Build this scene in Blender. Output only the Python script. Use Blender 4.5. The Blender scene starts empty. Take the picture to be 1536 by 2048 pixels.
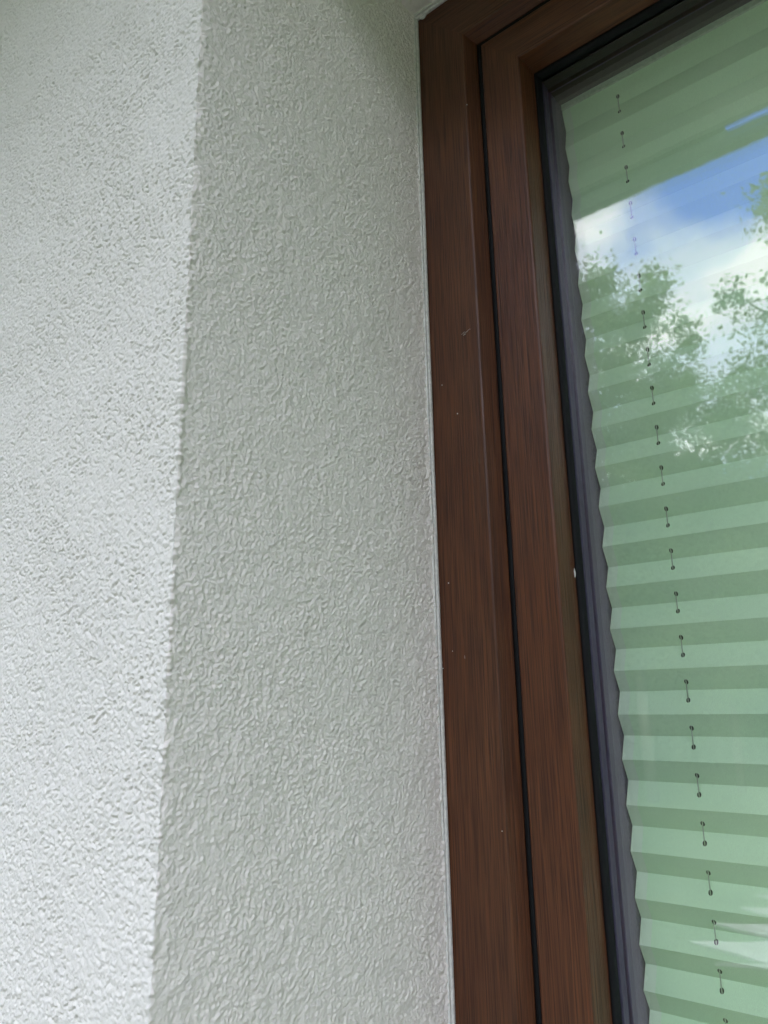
import bpy, math, random
import numpy as np
from mathutils import Vector, Matrix

# ------------------------------------------------------------------ camera
# world: X along the facade (right), Y into the house, Z up; the camera is at the origin, the lawn 1.5 m below
scene = bpy.context.scene
GROUND = -1.5
Rv = Vector((.774, .634, -.019)); Fv = Vector((-.611, .753, .246)).normalized()
Rv = (Rv - Fv * Rv.dot(Fv)).normalized(); Uv = Rv.cross(Fv).normalized()
cam_data = bpy.data.cameras.new("camera"); cam = bpy.data.objects.new("camera", cam_data)
scene.collection.objects.link(cam); scene.camera = cam
cam.matrix_world = Matrix(((Rv.x, Uv.x, -Fv.x, 0), (Rv.y, Uv.y, -Fv.y, 0), (Rv.z, Uv.z, -Fv.z, 0), (0, 0, 0, 1)))
cam_data.sensor_fit = 'VERTICAL'; cam_data.sensor_height = 24.0
cam_data.lens = 24.0 * 1490 / 2048
cam_data.clip_start = 0.01; cam_data.clip_end = 2000
cam_data.dof.use_dof = True
cam_data.dof.focus_distance = 0.58
cam_data.dof.aperture_fstop = 17.46 / 1.9      # 1.9 mm opening, as in a phone

# ------------------------------------------------------------------ sky and sun
SUN_EL, SUN_AZ = math.radians(56), math.radians(28)      # azimuth from +Y towards +X: behind the house
world = bpy.data.worlds.new("World"); scene.world = world; world.use_nodes = True
def build_world():
    nt = world.node_tree; nt.nodes.clear()
    N, L = nt.nodes, nt.links
    out = N.new('ShaderNodeOutputWorld'); bg = N.new('ShaderNodeBackground'); bg.inputs['Strength'].default_value = 0.12
    sky = N.new('ShaderNodeTexSky'); sky.sky_type = 'NISHITA'; sky.sun_disc = False
    sky.sun_elevation = SUN_EL; sky.sun_rotation = SUN_AZ
    tint = N.new('ShaderNodeMix'); tint.data_type = 'RGBA'; tint.blend_type = 'MULTIPLY'; tint.inputs[0].default_value = 1
    tint.inputs[7].default_value = (1.5, 2.15, 5.6, 1)
    L.new(sky.outputs[0], tint.inputs[6])
    geo = N.new('ShaderNodeTexCoord')
    mp = N.new('ShaderNodeMapping'); mp.inputs['Location'].default_value = (3.1, 1.7, 0.35); mp.inputs['Scale'].default_value = (1.0, 1.0, 1.9)
    L.new(geo.outputs['Generated'], mp.inputs[0])
    n = N.new('ShaderNodeTexNoise'); n.inputs['Scale'].default_value = 3.3; n.inputs['Detail'].default_value = 7
    n.inputs['Roughness'].default_value = .56; n.inputs['Distortion'].default_value = .3
    L.new(mp.outputs[0], n.inputs['Vector'])
    cover = N.new('ShaderNodeMapRange'); cover.interpolation_type = 'SMOOTHSTEP'
    cover.inputs['From Min'].default_value = .40; cover.inputs['From Max'].default_value = .60
    # the clear patch seen over the trees
    dirn = N.new('ShaderNodeVectorMath'); dirn.operation = 'DISTANCE'
    dirn.inputs[1].default_value = Vector((-.125, -.800, .590)).normalized()
    L.new(geo.outputs['Generated'], dirn.inputs[0])
    hole = N.new('ShaderNodeMapRange'); hole.interpolation_type = 'SMOOTHSTEP'
    hole.inputs['From Min'].default_value = .02; hole.inputs['From Max'].default_value = .12
    hole.inputs['To Min'].default_value = .16; hole.inputs['To Max'].default_value = -.125
    L.new(dirn.outputs['Value'], hole.inputs['Value'])
    sub = N.new('ShaderNodeMath'); sub.operation = 'SUBTRACT'
    L.new(n.outputs['Fac'], sub.inputs[0]); L.new(hole.outputs[0], sub.inputs[1])
    L.new(sub.outputs[0], cover.inputs['Value'])
    n2 = N.new('ShaderNodeTexNoise'); n2.inputs['Scale'].default_value = 5.5; n2.inputs['Detail'].default_value = 5
    L.new(mp.outputs[0], n2.inputs['Vector'])
    cr = N.new('ShaderNodeMix'); cr.data_type = 'RGBA'
    cr.inputs[6].default_value = (20, 22, 28, 1); cr.inputs[7].default_value = (33, 32.5, 33.5, 1)
    r2 = N.new('ShaderNodeMapRange'); r2.interpolation_type = 'SMOOTHSTEP'
    r2.inputs['From Min'].default_value = .46; r2.inputs['From Max'].default_value = .64
    L.new(n2.outputs['Fac'], r2.inputs['Value']); L.new(r2.outputs[0], cr.inputs[0])
    mix = N.new('ShaderNodeMix'); mix.data_type = 'RGBA'
    # added mask dimming the clouds low over the garden, where the glass mirrors them
    bd = N.new('ShaderNodeVectorMath'); bd.operation = 'DISTANCE'; bd.inputs[1].default_value = Vector((-.25, -.86, .40)).normalized()
    L.new(geo.outputs['Generated'], bd.inputs[0])
    bk = N.new('ShaderNodeMapRange'); bk.interpolation_type = 'SMOOTHSTEP'; bk.inputs['From Min'].default_value = .18; bk.inputs['From Max'].default_value = .60
    bk.inputs['To Min'].default_value = .74; bk.inputs['To Max'].default_value = 1.06; L.new(bd.outputs['Value'], bk.inputs['Value'])
    cb = N.new('ShaderNodeMix'); cb.data_type = 'RGBA'; cb.blend_type = 'MULTIPLY'; cb.inputs[0].default_value = 1
    L.new(cr.outputs[2], cb.inputs[6]); L.new(bk.outputs[0], cb.inputs[7]); cr = cb
    L.new(cover.outputs[0], mix.inputs[0]); L.new(tint.outputs[2], mix.inputs[6]); L.new(cr.outputs[2], mix.inputs[7])
    L.new(mix.outputs[2], bg.inputs['Color']); L.new(bg.outputs[0], out.inputs[0])
build_world()
sun_d = bpy.data.lights.new("sun", 'SUN'); sun_d.energy = 2.4; sun_d.angle = math.radians(.5); sun_d.color = (1, .95, .87)
sun = bpy.data.objects.new("sun", sun_d); scene.collection.objects.link(sun)
to_sun = Vector((math.sin(SUN_AZ) * math.cos(SUN_EL), math.cos(SUN_AZ) * math.cos(SUN_EL), math.sin(SUN_EL)))
sun.rotation_euler = to_sun.to_track_quat('Z', 'Y').to_euler()
vs = scene.view_settings
vs.view_transform = 'Standard'; vs.look = 'None'; vs.gamma = 1; vs.exposure = 0.64; vs.use_curve_mapping = False
cy = scene.cycles
cy.sample_clamp_indirect = 4; cy.max_bounces = 8; cy.diffuse_bounces = 4; cy.glossy_bounces = 6; cy.transmission_bounces = 6; cy.transparent_max_bounces = 24
cy.use_adaptive_sampling = False; cy.use_denoising = True; cy.caustics_reflective = False; cy.caustics_refractive = False
world.cycles.sampling_method = 'MANUAL'; world.cycles.sample_map_resolution = 1024

# ------------------------------------------------------------------ helpers
C = scene.collection
def empty(name, label, cat, loc=(0, 0, 0), group=None, kind=None):
    o = bpy.data.objects.new(name, None); C.objects.link(o); o.location = loc; o.empty_display_size = .05
    tag(o, label, cat, group, kind); return o
def tag(o, label=None, cat=None, group=None, kind=None):
    if label: o['label'] = label
    if cat: o['category'] = cat
    if group: o['group'] = group
    if kind: o['kind'] = kind
    return o
def mesh_obj(name, verts, faces, m, parent=None, uvs=None, smooth=False):
    me = bpy.data.meshes.new(name)
    me.from_pydata([tuple(v) for v in verts], [], faces); me.materials.append(m)
    if uvs is not None:
        u = me.uv_layers.new(name='UVMap')
        u.data.foreach_set('uv', np.array(uvs, dtype=np.float32).ravel())
    if smooth: me.polygons.foreach_set('use_smooth', [True] * len(me.polygons))
    me.update()
    o = bpy.data.objects.new(name, me); C.objects.link(o)
    if parent: o.parent = parent; o.matrix_parent_inverse = Matrix.Identity(4); o.location = -parent.location
    return o
def np_mesh(name, V, Q, m, parent=None, smooth=True):
    """V (n,3) float, Q (k,4) int quads"""
    me = bpy.data.meshes.new(name)
    me.vertices.add(len(V)); me.vertices.foreach_set('co', V.astype(np.float32).ravel())
    k = len(Q); w = Q.shape[1]
    me.loops.add(k * w); me.loops.foreach_set('vertex_index', Q.astype(np.int32).ravel())
    me.polygons.add(k); me.polygons.foreach_set('loop_start', np.arange(0, k * w, w, dtype=np.int32))
    me.polygons.foreach_set('loop_total', np.full(k, w, dtype=np.int32))
    me.materials.append(m); me.update(calc_edges=True); me.validate()
    if smooth: me.polygons.foreach_set('use_smooth', np.ones(k, dtype=bool))
    o = bpy.data.objects.new(name, me); C.objects.link(o)
    if parent: o.parent = parent; o.location = -parent.location
    return o
def box_vf(x0, x1, y0, y1, z0, z1):
    v = [(x0, y0, z0), (x1, y0, z0), (x1, y1, z0), (x0, y1, z0), (x0, y0, z1), (x1, y0, z1), (x1, y1, z1), (x0, y1, z1)]
    f = [(0, 3, 2, 1), (4, 5, 6, 7), (0, 1, 5, 4), (1, 2, 6, 5), (2, 3, 7, 6), (3, 0, 4, 7)]
    return v, f
def join_vf(lst):
    V, F = [], []
    for v, f in lst:
        b = len(V); V += list(v); F += [tuple(i + b for i in q) for q in f]
    return V, F
def tube_vf(path, radii, n=8):
    V, F = [], []
    for i, p in enumerate(path):
        p = Vector(p)
        d = (Vector(path[min(i + 1, len(path) - 1)]) - Vector(path[max(i - 1, 0)])).normalized()
        a = d.orthogonal().normalized(); b = d.cross(a)
        for k in range(n):
            t = 2 * math.pi * k / n
            V.append(tuple(p + (a * math.cos(t) + b * math.sin(t)) * radii[i]))
    for i in range(len(path) - 1):
        for k in range(n):
            F.append((i * n + k, i * n + (k + 1) % n, (i + 1) * n + (k + 1) % n, (i + 1) * n + k))
    F.append(tuple(range(n))[::-1]); F.append(tuple(range((len(path) - 1) * n, len(path) * n)))
    return V, F
def mat(name, color=(.5, .5, .5), rough=.5, metal=0, spec=.5):
    m = bpy.data.materials.new(name); m.use_nodes = True
    b = m.node_tree.nodes['Principled BSDF']
    b.inputs['Base Color'].default_value = (*color, 1); b.inputs['Roughness'].default_value = rough
    b.inputs['Metallic'].default_value = metal; b.inputs['Specular IOR Level'].default_value = spec
    return m, m.node_tree, b
# smooth lattice noise for real relief
_rng = np.random.default_rng(7)
_G = [_rng.random((512, 512)) for _ in range(8)]
def vnoise(x, y, size, k=0):
    x = x / size + 100.37; y = y / size + 100.71
    xi = np.floor(x).astype(int); yi = np.floor(y).astype(int); fx = x - xi; fy = y - yi
    fx = fx * fx * fx * (fx * (fx * 6 - 15) + 10); fy = fy * fy * fy * (fy * (fy * 6 - 15) + 10)
    G = _G[k]; a = G[xi % 512, yi % 512]; b = G[(xi + 1) % 512, yi % 512]; c = G[xi % 512, (yi + 1) % 512]; d = G[(xi + 1) % 512, (yi + 1) % 512]
    return (a * (1 - fx) + b * fx) * (1 - fy) + (c * (1 - fx) + d * fx) * fy - .5
def rnoise(x, y, size, k=0):            # a rotated copy, so no grid shows
    c, s = math.cos(.6 + k), math.sin(.6 + k)
    return vnoise(c * x - s * y, s * x + c * y, size, k)

# ------------------------------------------------------------------ materials
def m_plaster(name, c1, c2, fine=1.0, fscale=900):
    m, nt, b = mat(name, c1, .97, spec=.08); N, L = nt.nodes, nt.links
    tc = N.new('ShaderNodeTexCoord')
    n = N.new('ShaderNodeTexNoise'); n.inputs['Scale'].default_value = 9; n.inputs['Detail'].default_value = 4
    L.new(tc.outputs['Object'], n.inputs['Vector'])
    mx = N.new('ShaderNodeMix'); mx.data_type = 'RGBA'; mx.inputs[6].default_value = (*c1, 1); mx.inputs[7].default_value = (*c2, 1)
    L.new(n.outputs['Fac'], mx.inputs[0]); L.new(mx.outputs[2], b.inputs['Base Color'])
    f = N.new('ShaderNodeTexNoise'); f.inputs['Scale'].default_value = fscale; f.inputs['Detail'].default_value = 3
    L.new(tc.outputs['Object'], f.inputs['Vector'])
    bp = N.new('ShaderNodeBump'); bp.inputs['Strength'].default_value = .5 * fine; bp.inputs['Distance'].default_value = .0006
    L.new(f.outputs['Fac'], bp.inputs['Height']); L.new(bp.outputs[0], b.inputs['Normal'])
    return m
M_FACADE = m_plaster('facade_plaster', (.82, .79, .72), (.79, .765, .695), 1.0, 1400)
M_REVEAL = m_plaster('reveal_plaster', (.88, .82, .755), (.855, .80, .73), .8, 1300)

def m_wood(name, dark, light, rough=.36, seed=0.):
    """dark oak foil on PVC: the UV is in metres, v runs along the member"""
    m, nt, b = mat(name, dark, rough, spec=.42); N, L = nt.nodes, nt.links
    uv = N.new('ShaderNodeUVMap'); uv.uv_map = 'UVMap'
    def noise(sx, sy, detail, rough=.5, dist=0.):
        mp = N.new('ShaderNodeMapping'); mp.inputs['Scale'].default_value = (sx, sy, 1); mp.inputs['Location'].default_value = (seed, seed * 2.3, 0)
        L.new(uv.outputs[0], mp.inputs[0])
        n = N.new('ShaderNodeTexNoise'); n.inputs['Scale'].default_value = 1; n.inputs['Detail'].default_value = detail
        n.inputs['Roughness'].default_value = rough; n.inputs['Distortion'].default_value = dist
        L.new(mp.outputs[0], n.inputs['Vector']); return n.outputs['Fac']
    pores = noise(1000, 15, 3, .55, .35)
    bands = noise(150, 2.2, 3, .5, .6)
    blot = noise(26, 9, 4, .6)
    def mr(v, a, b_, c=0., d=1.):
        r = N.new('ShaderNodeMapRange'); r.inputs['From Min'].default_value = a; r.inputs['From Max'].default_value = b_
        r.inputs['To Min'].default_value = c; r.inputs['To Max'].default_value = d; L.new(v, r.inputs['Value']); return r.outputs[0]
    p = mr(pores, .34, .60); bd = mr(bands, .35, .65); bl = mr(blot, .3, .7)
    mx1 = N.new('ShaderNodeMix'); mx1.data_type = 'RGBA'
    mx1.inputs[6].default_value = (*dark, 1); mx1.inputs[7].default_value = (*light, 1)
    f1 = N.new('ShaderNodeMath'); f1.operation = 'MULTIPLY'; L.new(p, f1.inputs[0])
    f2 = N.new('ShaderNodeMath'); f2.operation = 'MULTIPLY_ADD'; L.new(bd, f2.inputs[0]); f2.inputs[1].default_value = .35; f2.inputs[2].default_value = .62
    L.new(f2.outputs[0], f1.inputs[1]); L.new(f1.outputs[0], mx1.inputs[0])
    mx2 = N.new('ShaderNodeMix'); mx2.data_type = 'RGBA'; mx2.blend_type = 'MULTIPLY'; L.new(mx1.outputs[2], mx2.inputs[6])
    mx3 = N.new('ShaderNodeMix'); mx3.data_type = 'RGBA'; mx3.inputs[6].default_value = (.80, .70, .66, 1); mx3.inputs[7].default_value = (1.12, 1.12, 1.06, 1)
    L.new(bl, mx3.inputs[0]); L.new(mx3.outputs[2], mx2.inputs[7]); mx2.inputs[0].default_value = 1
    L.new(mx2.outputs[2], b.inputs['Base Color'])
    bp = N.new('ShaderNodeBump'); bp.inputs['Strength'].default_value = .35; bp.inputs['Distance'].default_value = .0003
    L.new(p, bp.inputs['Height']); L.new(bp.outputs[0], b.inputs['Normal'])
    rr = mr(p, 0, 1, rough + .14, rough - .02); L.new(rr, b.inputs['Roughness'])
    return m
M_WOOD_F = m_wood('oak_foil_frame', (.046, .0170, .0080), (.140, .0520, .0215), .38)
M_WOOD_S = m_wood('oak_foil_sash', (.048, .0170, .0078), (.155, .0540, .0220), .36, 3.7)

def m_bumpy(name, col, rough, scale, dist, strength=.4, stretch=(1, 1, 1), spec=.5):
    m, nt, b = mat(name, col, rough, spec=spec); N, L = nt.nodes, nt.links
    tc = N.new('ShaderNodeTexCoord'); mp = N.new('ShaderNodeMapping'); mp.inputs['Scale'].default_value = stretch
    L.new(tc.outputs['Object'], mp.inputs[0])
    f = N.new('ShaderNodeTexNoise'); f.inputs['Scale'].default_value = scale; f.inputs['Detail'].default_value = 3
    L.new(mp.outputs[0], f.inputs['Vector'])
    bp = N.new('ShaderNodeBump'); bp.inputs['Strength'].default_value = strength; bp.inputs['Distance'].default_value = dist
    L.new(f.outputs['Fac'], bp.inputs['Height']); L.new(bp.outputs[0], b.inputs['Normal'])
    mr = N.new('ShaderNodeMapRange'); mr.inputs['From Min'].default_value = .3; mr.inputs['From Max'].default_value = .7
    mr.inputs['To Min'].default_value = .82; mr.inputs['To Max'].default_value = 1.12; L.new(f.outputs['Fac'], mr.inputs['Value'])
    mx = N.new('ShaderNodeMix'); mx.data_type = 'RGBA'; mx.blend_type = 'MULTIPLY'; mx.inputs[0].default_value = 1
    mx.inputs[6].default_value = (*col, 1); L.new(mr.outputs[0], mx.inputs[7]); L.new(mx.outputs[2], b.inputs['Base Color'])
    return m
M_GASKET = m_bumpy('black_rubber', (.0035, .004, .0048), .7, 1500, .0002, .3, spec=.25)
M_SPACER = m_bumpy('spacer_bar', (.018, .015, .016), .5, 900, .0001, .3)
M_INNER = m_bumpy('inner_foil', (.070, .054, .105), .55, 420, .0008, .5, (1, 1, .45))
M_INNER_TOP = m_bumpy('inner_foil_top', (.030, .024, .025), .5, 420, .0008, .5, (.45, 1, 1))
M_BEAD = m_bumpy('bead_plastic', (.74, .73, .67), .5, 300, .00004, .2)
M_SOFFIT_BOARD = m_bumpy('eave_boards', (.07, .055, .04), .7, 8, .003, .3, (.3, 6, 1))
M_TILE = m_bumpy('roof_tiles', (.18, .09, .06), .8, 14, .02, .5)
M_GUTTER = m_bumpy('gutter_metal', (.10, .11, .10), .45, 40, .001, .2)
M_ROOM = m_bumpy('room_paint', (.035, .035, .035), .8, 20, .002, .2)
M_FLAKE = m_bumpy('plaster_chip', (.8, .8, .76), .8, 900, .0004, .5)
M_MASON = m_bumpy('masonry', (.5, .49, .46), .9, 60, .004, .5)

def m_blind():
    m = bpy.data.materials.new('mint_pleated_fabric'); m.use_nodes = True; nt = m.node_tree; N, L = nt.nodes, nt.links
    N.clear(); out = N.new('ShaderNodeOutputMaterial')
    d = N.new('ShaderNodeBsdfDiffuse'); t = N.new('ShaderNodeBsdfTranslucent'); g = N.new('ShaderNodeBsdfGlossy')
    tc = N.new('ShaderNodeTexCoord')
    def nz(scale, stretch, det):
        mp = N.new('ShaderNodeMapping'); mp.inputs['Scale'].default_value = stretch; L.new(tc.outputs['Object'], mp.inputs[0])
        n = N.new('ShaderNodeTexNoise'); n.inputs['Scale'].default_value = scale; n.inputs['Detail'].default_value = det
        L.new(mp.outputs[0], n.inputs['Vector']); return n.outputs['Fac']
    big = nz(11, (1, 1, 1), 4); weave = nz(60, (60, 20, 1.5), 2)
    mx = N.new('ShaderNodeMix'); mx.data_type = 'RGBA'; mx.inputs[6].default_value = (.50, .68, .475, 1); mx.inputs[7].default_value = (.58, .74, .53, 1)
    mr = N.new('ShaderNodeMapRange'); mr.inputs['From Min'].default_value = .3; mr.inputs['From Max'].default_value = .7
    L.new(big, mr.inputs['Value']); L.new(mr.outputs[0], mx.inputs[0])
    mw = N.new('ShaderNodeMapRange'); mw.inputs['From Min'].default_value = .3; mw.inputs['From Max'].default_value = .7; mw.inputs['To Min'].default_value = .93; mw.inputs['To Max'].default_value = 1.04
    L.new(weave, mw.inputs['Value'])
    m2 = N.new('ShaderNodeMix'); m2.data_type = 'RGBA'; m2.blend_type = 'MULTIPLY'; m2.inputs[0].default_value = 1
    L.new(mx.outputs[2], m2.inputs[6]); L.new(mw.outputs[0], m2.inputs[7])
    # pale band of edge light painted into the fabric colour along its side
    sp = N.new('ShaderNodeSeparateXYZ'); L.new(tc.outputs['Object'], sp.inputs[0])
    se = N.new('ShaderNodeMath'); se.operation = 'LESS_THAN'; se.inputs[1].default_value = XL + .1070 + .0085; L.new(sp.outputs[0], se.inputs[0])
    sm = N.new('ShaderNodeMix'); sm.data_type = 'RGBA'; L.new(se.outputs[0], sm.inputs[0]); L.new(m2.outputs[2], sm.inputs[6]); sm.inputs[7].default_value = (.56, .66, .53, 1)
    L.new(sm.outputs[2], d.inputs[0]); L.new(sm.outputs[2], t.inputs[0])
    ms = N.new('ShaderNodeMixShader'); ms.inputs[0].default_value = .12
    L.new(d.outputs[0], ms.inputs[1]); L.new(t.outputs[0], ms.inputs[2]); L.new(ms.outputs[0], out.inputs[0])
    return m
M_CORD = mat('blind_cord', (.30, .34, .27), .7)[0]
M_RAIL = m_bumpy('blind_rail', (.40, .46, .38), .4, 300, .0001, .2)
M_EYE = mat('eyelet', (.006, .010, .008), .6)[0]

def m_glass(refl):
    """clear window glass: each face mirrors a few percent of what is outside and lets the rest through"""
    m = bpy.data.materials.new('window_glass'); m.use_nodes = True; nt = m.node_tree; N, L = nt.nodes, nt.links
    N.clear(); out = N.new('ShaderNodeOutputMaterial')
    tr = N.new('ShaderNodeBsdfTransparent'); tr.inputs[0].default_value = (.985, .995, .988, 1)
    gl = N.new('ShaderNodeBsdfGlossy'); gl.inputs['Roughness'].default_value = 0.0; gl.inputs[0].default_value = (1, 1, 1, 1)
    geo = N.new('ShaderNodeNewGeometry'); dot = N.new('ShaderNodeVectorMath'); dot.operation = 'DOT_PRODUCT'
    L.new(geo.outputs['Normal'], dot.inputs[0]); L.new(geo.outputs['Incoming'], dot.inputs[1])
    def mth(op, a, b=None):
        n = N.new('ShaderNodeMath'); n.operation = op
        for i, v in enumerate((a, b)):
            if v is None: continue
            if isinstance(v, (int, float)): n.inputs[i].default_value = v
            else: L.new(v, n.inputs[i])
        return n.outputs[0]
    c = mth('ABSOLUTE', dot.outputs['Value']); s = mth('POWER', mth('SUBTRACT', 1.0, c), 5.0)
    f = mth('ADD', mth('MULTIPLY', s, .9 if refl > .03 else .3), refl)
    # slight unevenness of float glass
    tc = N.new('ShaderNodeTexCoord')
    mp = N.new('ShaderNodeMapping'); mp.inputs['Scale'].default_value = (1.0, 1.0, .55); L.new(tc.outputs['Object'], mp.inputs[0])
    n = N.new('ShaderNodeTexNoise'); n.inputs['Scale'].default_value = 38; n.inputs['Detail'].default_value = 2.5; L.new(mp.outputs[0], n.inputs['Vector'])
    bp = N.new('ShaderNodeBump'); bp.inputs['Strength'].default_value = 1; bp.inputs['Distance'].default_value = .00004
    L.new(n.outputs['Fac'], bp.inputs['Height']); L.new(bp.outputs[0], gl.inputs['Normal'])
    gc = N.new('ShaderNodeCombineColor')
    for i in range(3): L.new(f, gc.inputs[i])
    L.new(gc.outputs[0], gl.inputs[0])
    ad = N.new('ShaderNodeAddShader'); L.new(tr.outputs[0], ad.inputs[0]); L.new(gl.outputs[0], ad.inputs[1])
    L.new(ad.outputs[0], out.inputs[0]); return m
M_GLASS = m_glass(.066)
M_GLASS_IN = m_glass(.012)

# ------------------------------------------------------------------ opening and profile numbers (metres)
XL, XR = -.3495, .95          # plaster opening, left and right
ZT, ZB = .666, -.72           # top and bottom of the opening
YF, YW = .500, .243           # front of the window frame, front of the facade
PLASTER = .0
# ------------------------------------------------------------------ plastered wall
def axis(a, b, lo, hi, fine, grow=1.25, cap=.05):
    """coordinates from a to b, spacing `fine` between lo and hi, growing outside"""
    mid = list(np.arange(lo, hi + fine * .5, fine)); L_, s, p = [], fine, mid[0]
    while p > a:
        s = min(s * grow, cap); p = p - s; L_.append(max(p, a))
    R_, s, p = [], fine, mid[-1]
    while p < b:
        s = min(s * grow, cap); p = p + s; R_.append(min(p, b))
    return np.array(L_[::-1] + mid + R_)
def grid_quads(n, m):
    i = np.arange(n - 1)[:, None]; j = np.arange(m - 1)[None, :]
    a = (i * m + j).ravel()
    return np.stack([a, a + m, a + m + 1, a + 1], 1)
def relief_facade(u, z):
    wu = u + .0008 * rnoise(u, z, .004, 5); wz = z + .0008 * rnoise(u, z, .004, 6)
    g = .0008 * rnoise(wu, wz, .0026, 0) + .0009 * rnoise(wu, wz, .00145, 1)
    pit = np.clip((rnoise(wu, wz, .0021, 2) + .8 * rnoise(u, z, .00125, 3) - .17) / .16, 0, 1)
    dens = np.clip(.85 + .8 * rnoise(u, z, .03, 4), .2, 1.1)
    return .8 * g - .0012 * pit * dens + .0014 * rnoise(u, z, .07, 6)
def relief_reveal(u, z):
    # rounded grains of uneven size in a slurry, coarser towards the corner
    wa = u + .0009 * rnoise(u, z, .004, 5); wb = z + .0009 * rnoise(u, z, .004, 6)
    n1 = np.clip(np.abs(rnoise(wa, wb, .0025, 0)) * 2.4, 0, 1) ** .8
    patch = np.clip(.92 + .5 * rnoise(u, z, .035, 4), .6, 1.15)
    h = (.0005 * n1 + .0009 * rnoise(wa, wb, .0018, 2) + .0008 * rnoise(u, z, .0011, 7)) * patch + .0008 * rnoise(u, z, .0055, 1)
    return h - .0005 + .0010 * rnoise(u, z, .05, 3) + .0006 * rnoise(wa * .7 + wb * .3, wb, .013, 4)
wall = empty('plastered_wall', 'white rough plaster house wall with a deep grey shaded window reveal', 'wall', (-.8, YW, GROUND))
FINE = .00056
zf = axis(GROUND, 2.2, -.27, .76, FINE)
RC = .0013                                         # corner rounding
# profile parameter s: <0 along the facade, >0 along the reveal
sx = axis(-4.0, RC * .78, -.30, RC * .78, FINE)     # facade side incl. first half of the rounding
def corner_pos(s, z, disp):
    """s measured from the corner's middle along the surface; returns position"""
    q = RC * math.pi / 4
    x = np.where(s < -q, XL + (s + q) - RC, 0); y = np.where(s < -q, YW, 0)
    nx = np.where(s < -q, 0., 0.); ny = np.where(s < -q, -1., 0.)
    t = np.clip((s + q) / RC, 0, math.pi / 2)       # 0 facade .. pi/2 reveal
    arc = (s >= -q) & (s <= q)
    x = np.where(arc, XL - RC + RC * np.sin(t), x); y = np.where(arc, YW + RC - RC * np.cos(t), y)
    nx = np.where(arc, np.sin(t), nx); ny = np.where(arc, -np.cos(t), ny)
    rv = s > q
    x = np.where(rv, XL, x); y = np.where(rv, YW + RC + (s - q), y); nx = np.where(rv, 1., nx); ny = np.where(rv, 0., ny)
    return np.stack([x + nx * disp, y + ny * disp, z + 0 * disp], -1)
def wall_patch(name, sa, za, m, parent, which):
    S, Z = np.meshgrid(sa, za, indexing='ij')
    blend = np.clip((S + .004) / .008, 0, 1)
    d = relief_facade(S, Z) * (1 - blend) + relief_reveal(S, Z) * blend
    # the corner itself is hand finished: ragged burrs and dents
    near = np.exp(-(S / .0026) ** 2)
    edge = np.exp(-((S - (.4925 - YW)) / .0022) ** 2)      # plaster smeared up against the stop bead
    d = d + edge * (.0004 + .0016 * rnoise(S, Z, .006, 3) + .0012 * rnoise(S, Z, .0025, 1))
    d = d + near * (.0030 * rnoise(S * .4, Z, .0060, 7) + .0026 * rnoise(S * .6, Z, .0022, 6) + .0028 * rnoise(0 * S, Z, .05, 5))
    V = corner_pos(S, Z, d).reshape(-1, 3)
    return np_mesh(name, V, grid_quads(len(sa), len(za)), m, parent)
s_fac = axis(-3.6, 0, -.34, 0, FINE); s_fac[-1] = 0
wall_patch('outer_face', s_fac, zf, M_FACADE, wall, 'f')
tag(bpy.data.objects['outer_face'], 'bright pitted plaster of the facade')
s_rev = np.arange(0, YF - YW + .004, FINE)
zr = zf[(zf <= ZT + .002) & (zf >= ZB - .002)]
wall_patch('reveal', s_rev, zr, M_REVEAL, wall, 'r')
tag(bpy.data.objects['reveal'], 'grey knobbly plaster of the window reveal')
# lintel underside
def soffit():
    xa = axis(XL - .001, XR + .001, XL, XL + .16, .0012, cap=.01); ya = np.arange(YW - .001, YF + .004, .0014)
    X, Y = np.meshgrid(xa, ya, indexing='ij')
    V = np.stack([X, Y, ZT - relief_reveal(X, Y)], -1).reshape(-1, 3)
    o = np_mesh('lintel_underside', V, grid_quads(len(xa), len(ya))[:, ::-1], M_REVEAL, wall); return o
soffit()
def far_faces():
    X, Z = np.meshgrid(axis(XL - .001, 3.6, XL, XL + .01, .004, cap=.012), np.arange(ZT, 2.2, .012), indexing='ij')
    V = np.stack([X, YW - relief_facade(X, Z), Z], -1).reshape(-1, 3)
    np_mesh('face_over_window', V, grid_quads(*X.shape), M_FACADE, wall)
    X, Z = np.meshgrid(np.arange(XR, 3.6, .012), np.arange(GROUND, ZT + .006, .012), indexing='ij')
    V = np.stack([X, YW - relief_facade(X, Z), Z], -1).reshape(-1, 3)
    np_mesh('face_beside_window', V, grid_quads(*X.shape), M_FACADE, wall)
    Y, Z = np.meshgrid(np.arange(YW, YF + .004, .004), np.arange(ZB, ZT, .008), indexing='ij')
    V = np.stack([XR - relief_reveal(Y, Z), Y, Z], -1).reshape(-1, 3)
    np_mesh('opposite_reveal', V, grid_quads(*Y.shape)[:, ::-1], M_REVEAL, wall)
    X, Z = np.meshgrid(np.arange(XL - .003, XR + .01, .012), np.arange(GROUND, ZB + .002, .012), indexing='ij')
    V = np.stack([X, YW - relief_facade(X, Z), Z], -1).reshape(-1, 3)
    np_mesh('face_under_window', V, grid_quads(*X.shape), M_FACADE, wall)
far_faces()
v, f = join_vf([box_vf(-3.6, XL - .006, YW + .006, .62, GROUND, 2.2), box_vf(XR + .006, 3.6, YW + .006, .62, GROUND, 2.2),
                box_vf(XL - .0059, XR + .0059, YW + .006, .62, ZT + .006, 2.2), box_vf(XL - .0059, XR + .0059, YW + .006, .62, GROUND, ZB - .006)])
mesh_obj('masonry_core', v, f, M_MASON, wall)
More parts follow.
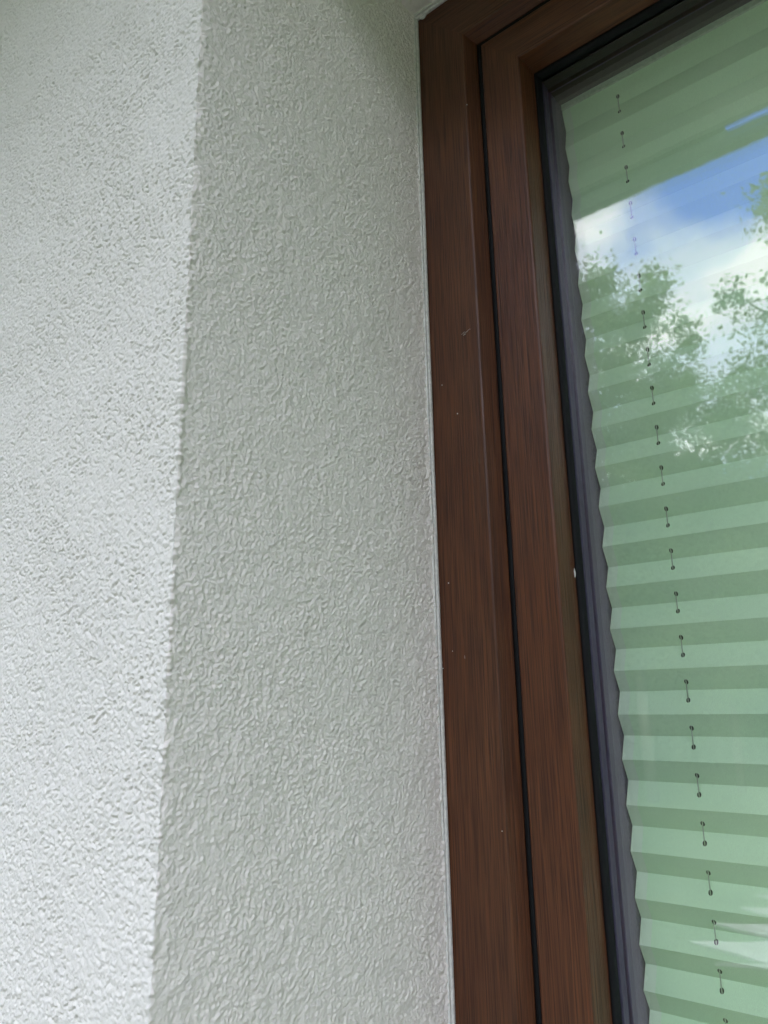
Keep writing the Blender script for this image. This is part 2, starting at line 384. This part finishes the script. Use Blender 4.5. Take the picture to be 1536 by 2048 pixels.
# plaster stop bead between the reveal and the window frame: a thin ribbed strip
def stop_bead():
    prof = [(-.002, .4925), (.0006, .4926), (.0010, .4932), (.0009, .4944), (.0005, .4948), (.0006, .4954), (.0014, .4958), (.0018, .4966), (.0017, .4985), (.0010, .4997), (-.002, .4997)]
    zs = np.arange(ZB, ZT - .0005, .004); V, F = [], []
    n = len(prof)
    for z in zs:
        w = .00010 * float(vnoise(np.array([z]), np.array([0.]), .03, 2)[0]) * 2
        for px, py in prof: V.append((XL + px + w, py, z))
    for i in range(len(zs) - 1):
        for k in range(n - 1): F.append((i * n + k, i * n + k + 1, (i + 1) * n + k + 1, (i + 1) * n + k))
    mesh_obj('stop_bead', V, F, M_BEAD, wall, smooth=True)
    V = [(x, py, ZT - px) for x in (XL, XR) for px, py in prof]; F = [(k, n + k, n + k + 1, k + 1) for k in range(n - 1)]
    mesh_obj('stop_bead', V, F, M_BEAD, wall)
stop_bead()

# ------------------------------------------------------------------ window
win = empty('window', 'dark brown oak grained window with black seals set into the plaster reveal', 'window', (0, YF, ZB))
def arc(cx, cy, r, a0, a1, n=4):
    return [(cx + r * math.cos(math.radians(a0 + (a1 - a0) * i / n)), cy + r * math.sin(math.radians(a0 + (a1 - a0) * i / n))) for i in range(n + 1)]
def ring(name, prof, m, parent, members=('left', 'right', 'top', 'bottom'), smooth=False, mtop=None, seg=1):
    """prof: (inset from the opening, y). One mitred member per side, each its own mesh, UV along the member."""
    d = [0]
    for a, b in zip(prof, prof[1:]): d.append(d[-1] + math.hypot(b[0] - a[0], b[1] - a[1]))
    for side in members:
        V, F, UV = [], [], []
        n = len(prof)
        for e in (0, 1):
            for (p, y) in prof:
                x0, x1, z0, z1 = XL + p, XR - p, ZB + p, ZT - p
                if side == 'left': V.append((x0, y, (z0, z1)[e]))
                elif side == 'right': V.append((x1, y, (z1, z0)[e]))
                elif side == 'top': V.append(((x0, x1)[e], y, z1))
                else: V.append(((x1, x0)[e], y, z0))
        def vv(i):
            c = V[i]; return c[2] if side in ('left', 'right') else c[0] + 7.3
        for k in range(n - 1):
            q = (k, k + 1, n + k + 1, n + k); F.append(q)
            UV += [(d[k], vv(q[0])), (d[k + 1], vv(q[1])), (d[k + 1], vv(q[2])), (d[k], vv(q[3]))]
        o = mesh_obj(name, V, F, (mtop if (mtop and side in ('top', 'bottom')) else m), parent, UV)
        if smooth:
            o.data.polygons.foreach_set('use_smooth', [True] * len(o.data.polygons))
# outer frame: flat face, rounded arris, sloping rebate going back to the seal
W1 = .0520
prof_f = [(-.004, .512), (-.004, .5005), (.0, .5)] + [(W1 - .0024, .5)] + arc(W1 - .0024, .5024, .0024, -80, -12, 6) + [(.0578, .5140), (.0578, .560), (-.004, .560), (-.004, .512)]
# sash: flat face, rounded arris, glazing side
S0, S1 = .0634, .1015
prof_s = [(S0, .560), (S0, .5135)] + arc(S0 + .0012, .5132, .0012, 180, 270, 3) + [(S1 - .0024, .512)] + arc(S1 - .0024, .5144, .0024, -90, -5, 6) + [(.1030, .5378), (.1030, .548), (.085, .553), (.085, .560), (S0, .560)]
def member_set(name, prof, m, split):
    for side in ('left', 'right', 'top', 'bottom'):
        ring(name[side], prof, m, win, (side,))
member_set({'left': 'frame_jamb', 'right': 'frame_jamb', 'top': 'frame_head', 'bottom': 'frame_sill'}, prof_f, M_WOOD_F, 1)
member_set({'left': 'sash_stile', 'right': 'sash_stile', 'top': 'sash_rail', 'bottom': 'sash_rail'}, prof_s, M_WOOD_S, 1)
# black rubber lip seal between frame and sash, and the glazing seal
gp = [(.0576, .5215)] + arc(.0606, .5162, .0030, 180, 360, 10) + [(.0636, .5215)]
ring('frame_gasket', gp, M_GASKET, win, smooth=True)
gg = [(.1025, .5380), (.1040, .5374), (.1056, .5385), (.1068, .5412), (.1068, .5450)]
ring('glazing_gasket', gg, M_GASKET, win, smooth=True)
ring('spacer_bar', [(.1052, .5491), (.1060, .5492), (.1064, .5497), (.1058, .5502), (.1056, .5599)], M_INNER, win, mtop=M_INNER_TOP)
# inner edge seen through the glass (anthracite foil on the room side)
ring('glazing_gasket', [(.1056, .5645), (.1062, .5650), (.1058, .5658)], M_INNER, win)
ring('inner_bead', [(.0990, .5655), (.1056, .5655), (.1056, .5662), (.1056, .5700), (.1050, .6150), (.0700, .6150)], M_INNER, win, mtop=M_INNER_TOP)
G = .1040
def pane(y0, y1, m):
    v, f = box_vf(XL + G, XR - G, y0, y1, ZB + G, ZT - G)
    # only the two big faces: edges are hidden in the rebate
    return mesh_obj('glass_pane', v, [f[2], f[4]], m, win)
pane(.5450, .5490, M_GLASS); pane(.5600, .5640, M_GLASS_IN)

# ------------------------------------------------------------------ pleated blind
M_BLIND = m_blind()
blind = empty('pleated_blind', 'mint green pleated blind drawn down behind the window glass', 'blind', (0, .592, ZT - .11))
BX0, BX1 = XL + .1070, XR - .1070
YN, YD, PITCH = .5855, .5940, .0320
ZTOP = .5520
# height of every valley, top to bottom, as the cord's punched holes show them
_HY = [(1246, 197), (1253, 263), (1262, 331), (1270, 404), (1278, 476), (1286, 549), (1294, 623), (1301, 697), (1309, 775), (1318, 853), (1327, 935), (1336, 1017),
       (1345, 1101), (1355, 1188), (1365, 1275), (1375, 1363), (1386, 1458), (1397, 1552), (1408, 1649), (1418, 1747), (1428, 1846), (1437, 1943), (1445, 2038)]
cord_x = [BX0 + .0537, (BX0 + BX1) / 2, BX1 - .0537]
CELL = .012
VALLEY = []
for _u, _v in _HY:
    _d = Rv * (_u - 768) + Uv * (1024 - (_v + 18)) + Fv * 1490
    VALLEY.append(_d.z * .592 / _d.y)
FOLDS = [(VALLEY[i] + VALLEY[i + 1]) / 2 for i in range(len(VALLEY) - 1)]
def fabric():
    V, F = [], []
    def add(p): V.append(p); return len(V) - 1
    # the pleats hang open more widely near the top, where they carry the weight
    zfold = [ZTOP] + [FOLDS[i] for i in range(len(FOLDS))]
    while zfold[-1] > ZB + .15: zfold.append(zfold[-1] - .0305)
    HOLE = .0021
    for i in range(len(zfold) - 1):
        za, zb = zfold[i], zfold[i + 1]; zm = za + (zb - za) * .48
        op = .62 + .38 * min(1, max(0, (ZTOP - zm) / .45))
        for (z0, y0, z1, y1, fc) in ((za, YN, zm, YD, .62), (zm, YD, zb, YN, .42)):
            if za - zb < .02: fc = .5
            ln = math.hypot(z1 - z0, y1 - y0)
            P = lambda x, t: (x, YN + (y0 + (y1 - y0) * t - YN) * op, z0 + (z1 - z0) * t)
            xs = [BX0]
            for cx in cord_x: xs += [cx - CELL / 2, cx + CELL / 2]
            xs.append(BX1)
            for j in range(len(xs) - 1):
                xa, xb = xs[j], xs[j + 1]
                if j % 2 == 0:
                    nn = 24 if j == 2 else 8
                    n_ = max(2, int((xb - xa) / .02))
                    row = [[add(P(xa + (xb - xa) * q / n_, t)) for t in (0, 1)] for q in range(n_ + 1)]
                    for q in range(n_): F.append((row[q][0], row[q][1], row[q + 1][1], row[q + 1][0]))
                else:
                    cx = (xa + xb) / 2; n = 16; ho, hi = [], []
                    for q in range(n):
                        a = 2 * math.pi * (q + .5) / n
                        dx, dt = math.cos(a), math.sin(a)
                        hi.append(add(P(cx + HOLE * .72 * dx, fc + HOLE * dt / ln)))
                        # project onto the cell border
                        tx, tt = dx / (CELL / 2), dt / ((1 - fc if dt > 0 else fc) * ln)
                        s = 1 / max(abs(tx), abs(tt)); ho.append(add(P(cx + dx * s, fc + dt * s / ln)))
                    cor = {}
                    for q in range(n):
                        q2 = (q + 1) % n
                        F.append((ho[q], ho[q2], hi[q2], hi[q]))
                        a, b = Vector(V[ho[q]]), Vector(V[ho[q2]])
                        ca = abs(abs(a.x - cx) - CELL / 2) < 1e-7; cb = abs(abs(b.x - cx) - CELL / 2) < 1e-7
                        if ca != cb:
                            side = a if ca else b; oth = b if ca else a
                            t = 0 if abs(oth.z - z0) < abs(oth.z - z1) else 1
                            F.append((ho[q], add(P(side.x, t)), ho[q2]))
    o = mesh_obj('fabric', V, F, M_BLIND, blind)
    return zfold
zfold = fabric()
# punched eyelets' dark rims and the cord that runs through them
def cords():
    for cx in cord_x:
        V, F = [], []
        zt, zb = ZTOP, zfold[-1]
        path = [(cx, (YN + YD) / 2, zt), (cx, (YN + YD) / 2 - .0003, 0), (cx, (YN + YD) / 2, zb)]
        v, f = tube_vf([(cx, .5886, zt), (cx, .5902, .1), (cx, .5902, zb)], [.00042] * 3, 8)
        mesh_obj('cord', v, f, M_CORD, blind)
cords()
def rail_mesh():
    v, f = box_vf(BX0 + .0004, BX1 - .0004, .5835, .6010, ZTOP + .0002, ZTOP + .0060)
    mesh_obj('head_rail', v, f, M_RAIL, blind)
    z = zfold[-1]; v, f = box_vf(BX0 + .0004, BX1 - .0004, .5835, .6010, z - .012, z - .0002)
    mesh_obj('bottom_rail', v, f, M_RAIL, blind)
rail_mesh()

# ------------------------------------------------------------------ bits stuck to the window
def chip(name, label, cat, c, sx, sy, sz, seed, group=None, m=None):
    rnd = random.Random(seed); V, F = [], []
    nu, nv = 7, 10
    for i in range(nu + 1):
        for j in range(nv):
            th = math.pi * i / nu; ph = 2 * math.pi * j / nv; r = 1 + rnd.uniform(-.28, .28)
            V.append((r * sx * math.sin(th) * math.cos(ph), r * sy * math.sin(th) * math.sin(ph), r * sz * math.cos(th)))
    for i in range(nu):
        for j in range(nv): F.append((i * nv + j, i * nv + (j + 1) % nv, (i + 1) * nv + (j + 1) % nv, (i + 1) * nv + j))
    o = mesh_obj(name, V, F, m or M_FLAKE); o.location = c
    tag(o, label, cat, group); return o
def px_at(u, v, axis_i, val):
    d = Rv * (u - 768) + Uv * (1024 - v) + Fv * 1490
    return d * (val / d[axis_i])
chip('plaster_chip', 'white plaster chip stuck on the black glazing seal', 'chip', px_at(1147, 1146, 1, .5368), .0018, .0008, .0047, 4)
chip('plaster_chip', 'tiny white splinter poking from the seam between bead and brown frame', 'chip', px_at(884, 1337, 1, .4990), .0018, .0005, .0004, 9)
chip('plaster_chip', 'crumb of plaster in the top left corner of the frame', 'chip', px_at(846, 33, 1, .4985), .0045, .0015, .0028, 12)
pts = [(884, 770, .5), (915, 827, .5), (905, 1302, .5), (970, 706, .507), (897, 1166, .5), (1004, 1662, .5), (934, 209, .5), (1002, 714, .5125)]
spl = []
rnd = random.Random(3)
for (u, v_, y) in pts:
    p = px_at(u, v_, 1, y - .0002); r = rnd.uniform(.0002, .00038)
    b, f_ = box_vf(-r, r, -r * .5, r * .5, -r * rnd.uniform(.8, 2.4), r); a = rnd.uniform(-.6, .6)
    b = [(q[0] * math.cos(a) - q[2] * math.sin(a) + p.x, q[1] + p.y, q[0] * math.sin(a) + q[2] * math.cos(a) + p.z) for q in b]
    spl.append((b, f_))
for (u0, v0, u1, v1) in ((923, 669, 931, 663), (929, 668, 936, 661), (933, 664, 941, 657), (926, 671, 932, 668), (929, 1311, 930, 1318)):
    p, q = px_at(u0, v0, 1, .4998), px_at(u1, v1, 1, .4998); spl.append(tube_vf([p, (p + q) / 2 + Vector((0, 0, .0002)), q], [.00005, .00009, .00004], 5))
v, f = join_vf(spl)
tag(mesh_obj('plaster_dust', v, f, M_FLAKE), 'fine white plaster specks scattered over the brown frame', 'dust', kind='stuff')
# ------------------------------------------------------------------ eave and roof
roof = empty('roof', 'brown roof eave with gutter mirrored as a dark band in the glass', 'roof', (0, YW, 1.2))
EY, EZ = -.541, 1.269
v, f = box_vf(-3.8, 3.8, EY, YW + .1, EZ, EZ + .03); mesh_obj('eave_boards', v, f, M_SOFFIT_BOARD, roof)
sl = math.tan(math.radians(32)); yr = 4.6
V = [(-3.9, EY + .012, EZ + .035), (3.9, EY + .012, EZ + .035), (3.9, yr, EZ + (yr - EY) * sl), (-3.9, yr, EZ + (yr - EY) * sl)]
V += [(x, y, z + .12) for x, y, z in V]
V += [(3.9, 9.7, EZ), (-3.9, 9.7, EZ), (3.9, 9.7, EZ + .12), (-3.9, 9.7, EZ + .12)]
F = [(0, 3, 2, 1), (4, 5, 6, 7), (0, 1, 5, 4), (3, 9, 8, 2), (7, 6, 10, 11), (1, 2, 6, 5), (0, 4, 7, 3), (2, 8, 10, 6), (3, 7, 11, 9)]
mesh_obj('tiled_slope', V, F, M_TILE, roof)
P = arc(0, 0, .030, 180, 360, 10); V, F = [], []
for x in (-3.9, 3.9):
    for (a, b) in P: V.append((x, EY - .039 + a, EZ - .006 + b))
    for (a, b) in P[::-1]: V.append((x, EY - .039 + a * .90, EZ - .006 + b * .90))
n = len(P) * 2
F = [(k, (k + 1) % n, n + (k + 1) % n, n + k) for k in range(n)]
mesh_obj('gutter', V, F, M_GUTTER, roof)
# added strip blocking sky light from the slit behind the gutter, up to its end
v, f = join_vf([box_vf(-3.8, -.292, EY - .040, EY - .0005, EZ + .004, EZ + .006)]); mesh_obj('slit_blocker', v, f, M_GUTTER, roof)
v, f = join_vf([box_vf(-3.6, 3.6, 4.0, 4.1, GROUND, 1.2), box_vf(-3.6, -3.5, .62, 4.0, GROUND, 1.2), box_vf(3.5, 3.6, .62, 4.0, GROUND, 1.2),
                box_vf(-3.5, 3.5, .62, 4.0, 1.15, 1.2), box_vf(-3.5, 3.5, .62, 4.0, GROUND, GROUND + .05)])
tag(mesh_obj('room_walls', v, f, M_ROOM), 'dim room behind the blind', None, kind='structure')

# ------------------------------------------------------------------ garden mirrored in the glass
def m_ground(name, a, b_, sc):
    m, nt, b = mat(name, a, .95, spec=.1); N, L = nt.nodes, nt.links
    tc = N.new('ShaderNodeTexCoord'); n = N.new('ShaderNodeTexNoise'); n.inputs['Scale'].default_value = sc; n.inputs['Detail'].default_value = 8
    L.new(tc.outputs['Object'], n.inputs['Vector'])
    mx = N.new('ShaderNodeMix'); mx.data_type = 'RGBA'; mx.inputs[6].default_value = (*a, 1); mx.inputs[7].default_value = (*b_, 1)
    mr = N.new('ShaderNodeMapRange'); mr.inputs['From Min'].default_value = .35; mr.inputs['From Max'].default_value = .65
    L.new(n.outputs['Fac'], mr.inputs['Value']); L.new(mr.outputs[0], mx.inputs[0]); L.new(mx.outputs[2], b.inputs['Base Color'])
    bp = N.new('ShaderNodeBump'); bp.inputs['Distance'].default_value = .03; bp.inputs['Strength'].default_value = .6
    L.new(n.outputs['Fac'], bp.inputs['Height']); L.new(bp.outputs[0], b.inputs['Normal']); return m
M_LAWN = m_ground('lawn', (.030, .055, .016), (.055, .085, .026), 3)
M_PAVE = m_ground('paving', (.10, .098, .095), (.15, .147, .14), 5)
M_PATH = m_ground('gravel_path', (.26, .25, .23), (.38, .37, .35), 4)
v = [(-400, -400, GROUND), (400, -400, GROUND), (400, 400, GROUND), (-400, 400, GROUND)]
tag(mesh_obj('lawn', v, [(0, 1, 2, 3)], M_LAWN), 'green lawn around the house', kind='structure')
v, f = box_vf(-3.6, 3.6, -1.6, YW - .01, GROUND + .004, GROUND + .06)
tag(mesh_obj('terrace', v, f, M_PAVE), 'grey paved terrace beside the house wall', kind='structure')
_pr = random.Random(8)
_o = [(-1.55 + .25 * math.sin(2.1 * t) + _pr.uniform(-.05, .05), -3.75 - t * .16) for t in range(12)] + [(x, -5.7 + _pr.uniform(-.08, .08)) for x in np.arange(-1, 8, .5)] + [(x, -4.15 + .45 / (1 + math.exp(-(x - 1))) * 0 + _pr.uniform(-.08, .08) + .3 * min(1, max(0, (-.2 - x)))) for x in np.arange(8, -1.1, -.5)]
v = [(x, y, GROUND + .004) for x, y in _o] + [(x, y, GROUND + .02) for x, y in _o]; _n = len(_o)
f = [tuple(range(_n, 2 * _n)), tuple(range(_n))[::-1]] + [(k, (k + 1) % _n, _n + (k + 1) % _n, _n + k) for k in range(_n)]
tag(mesh_obj('path', v, f, M_PATH), 'pale garden path crossing the lawn', kind='structure')

def m_leaf(name, a, b_):
    m = bpy.data.materials.new(name); m.use_nodes = True; nt = m.node_tree; N, L = nt.nodes, nt.links; N.clear()
    out = N.new('ShaderNodeOutputMaterial'); d = N.new('ShaderNodeBsdfPrincipled'); t = N.new('ShaderNodeBsdfTranslucent')
    d.inputs['Roughness'].default_value = .55
    tc = N.new('ShaderNodeTexCoord'); n = N.new('ShaderNodeTexNoise'); n.inputs['Scale'].default_value = 1.6; n.inputs['Detail'].default_value = 6
    L.new(tc.outputs['Object'], n.inputs['Vector'])
    mr = N.new('ShaderNodeMapRange'); mr.inputs['From Min'].default_value = .35; mr.inputs['From Max'].default_value = .65; L.new(n.outputs['Fac'], mr.inputs['Value'])
    mx = N.new('ShaderNodeMix'); mx.data_type = 'RGBA'; mx.inputs[6].default_value = (*a, 1); mx.inputs[7].default_value = (*b_, 1); L.new(mr.outputs[0], mx.inputs[0])
    L.new(mx.outputs[2], d.inputs['Base Color']); L.new(mx.outputs[2], t.inputs[0])
    s = N.new('ShaderNodeMixShader'); s.inputs[0].default_value = .4; L.new(d.outputs[0], s.inputs[1]); L.new(t.outputs[0], s.inputs[2]); L.new(s.outputs[0], out.inputs[0])
    return m
M_LEAF = m_leaf('light_leaves', (.08, .135, .02), (.14, .20, .035))
M_LEAF2 = m_leaf('dark_leaves', (.04, .08, .018), (.07, .12, .03))
M_BARK = m_bumpy('bark', (.10, .085, .065), .9, 12, .03, .8, (1, 1, .2))
def tree_mesh(seed, H, R, n_cl, per, leaf, crown0=.22, lift=(.15, .55)):
    """returns (crown mesh data, trunk mesh data) for a tree H tall with its base at the origin"""
    rng = np.random.default_rng(seed); rnd = random.Random(seed)
    tubes = []; cl = []
    trunk = [(.12 * math.sin(2.1 * t + seed) * t * R * .5, .1 * math.cos(1.7 * t + seed) * t * R * .5, H * t) for t in np.linspace(0, .93, 9)]
    tubes.append(tube_vf(trunk, [max(.010, .010 * H * (1 - t) ** .9 + .008) for t in np.linspace(0, .93, 9)], 8))
    nb = 26
    for b in range(nb):
        t = crown0 + (.93 - crown0) * (b + .5) / nb
        a = b * 2.4 + rnd.uniform(-.4, .4)
        p0 = Vector(trunk[min(8, int(t / .93 * 8))]).lerp(Vector(trunk[min(8, int(t / .93 * 8) + 1)]), (t / .93 * 8) % 1)
        env = math.sin(math.pi * min(1, max(0, (1 - t) / (1 - crown0))) ** .75) ** .8 * .95 + .10
        ln = R * env * rnd.uniform(.65, 1.12)
        up = rnd.uniform(*lift)
        pts_ = [p0 + Vector((math.cos(a) * ln * s, math.sin(a) * ln * s, ln * up * s ** 1.3 + .0)) for s in np.linspace(0, 1, 5)]
        tubes.append(tube_vf(pts_, [.0045 * H * (1 - .8 * s) * (1.1 - t) + .006 for s in np.linspace(0, 1, 5)], 5))
        for s in range(n_cl):
            q = rnd.uniform(.25, 1.08); base = p0 + Vector((math.cos(a) * ln * q, math.sin(a) * ln * q, ln * up * q ** 1.3))
            cl.append(base + Vector((rnd.gauss(0, .11), rnd.gauss(0, .11), rnd.gauss(0, .11))) * R * .9)
    for i in range(10): cl.append(Vector(trunk[-1]) + Vector((rnd.gauss(0, .06) * R, rnd.gauss(0, .06) * R, rnd.uniform(-.09, .07) * H)))
    cl = np.array([tuple(c) for c in cl])
    cen = np.repeat(cl, per, axis=0); n = len(cen)
    cen = cen + rng.normal(0, 1, (n, 3)) * np.repeat(rng.uniform(.5, 1.3, len(cl)), per)[:, None] * R * np.array([.13, .13, .12])
    u = rng.normal(0, 1, (n, 3)); u /= np.linalg.norm(u, axis=1)[:, None]
    w = rng.normal(0, 1, (n, 3)); w = np.cross(u, w); w /= np.linalg.norm(w, axis=1)[:, None]
    sz = leaf * rng.uniform(.6, 1.3, n)[:, None]
    V = np.stack([cen - u * sz, cen + w * sz * .5, cen + u * sz, cen - w * sz * .5], 1).reshape(-1, 3)
    Q = np.arange(4 * n).reshape(-1, 4)
    return V, Q, join_vf(tubes)
def make_tree(loc, rz, tm, label, m, group='garden trees mirrored in the glass', scale=1):
    t = empty('garden_tree', label, 'tree', (0, 0, 0), group)
    V, Q, (tv, tf) = tm
    np_mesh('crown', V, Q, m, t, smooth=False); mesh_obj('trunk', tv, tf, M_BARK, t, smooth=True)
    t.location = loc; t.rotation_euler.z = rz; t.scale = (scale,) * 3; return t
def copy_tree(src, loc, rz, label, scale=1):
    t = src.copy(); C.objects.link(t); t.location = loc; t.rotation_euler.z = rz; t.scale = (scale,) * 3; t['label'] = label
    for c in src.children:
        d = c.copy(); C.objects.link(d); d.parent = t
    return t
def mirror_spot(u, dist):
    """garden spot whose mirror image in the pane shows in that direction"""
    d = Rv * (u - 768) + Uv * (1024 - 700) + Fv * 1490
    h = math.hypot(d.x, d.y); return (d.x / h * dist, 1.09 - d.y / h * dist, GROUND)
TA = tree_mesh(11, 8.5, 1.3, 15, 95, .042, lift=(.5, 1.2))
TB = tree_mesh(23, 7.0, 1.5, 15, 95, .042, lift=(.5, 1.2))
a = make_tree(mirror_spot(1215, 12.2), .4, TA, 'slender leafy tree mirrored at the left edge of the glass', M_LEAF)
b = make_tree(mirror_spot(1370, 13.5), 1.2, TB, 'lower leafy tree mirrored in the middle of the glass', M_LEAF)
c = copy_tree(a, mirror_spot(1740, 11.8), 2.2, 'tall leafy tree mirrored at the right edge of the glass', 1.08)
copy_tree(b, mirror_spot(1465, 15.5), 3.9, 'farthest leafy tree mirrored in the gap between two others', .70)
copy_tree(a, (-8.4, -9.5, GROUND), 5.0, 'leafy tree standing furthest left across the lawn', .95)
copy_tree(a, (5.6, -9.0, GROUND), 1.6, 'leafy tree standing furthest right across the lawn', 1.0)
copy_tree(b, (-11.5, -5.0, GROUND), 2.6, 'leafy tree near the left end of the hedge row', 1.05)
copy_tree(b, (2.4, -11.5, GROUND), 5.6, 'leafy tree standing to the right across the lawn', 1.0)
BU = tree_mesh(31, 6.4, 3.0, 11, 60, .10, crown0=.06)
b0 = None
for i in range(31):
    ang = math.radians(-168 + i * 5.2); loc = (math.cos(ang) * (17.5 + 2.6 * (i % 2)), math.sin(ang) * (17.5 + 2.6 * (i % 2)), GROUND - .35)
    lab = 'dense dark green bush in the row closing off the lawn'
    if b0 is None:
        b0 = empty('hedge_bush', lab, 'bush', (0, 0, 0), 'hedge bushes behind the garden trees')
        V, Q, (tv, tf) = BU
        np_mesh('crown', V, Q, M_LEAF2, b0, smooth=False); mesh_obj('trunk', tv, tf, M_BARK, b0, smooth=True); b0.location = loc
    else: copy_tree(b0, loc, i * 1.3, lab, 1 + .12 * math.sin(i * 2.1))
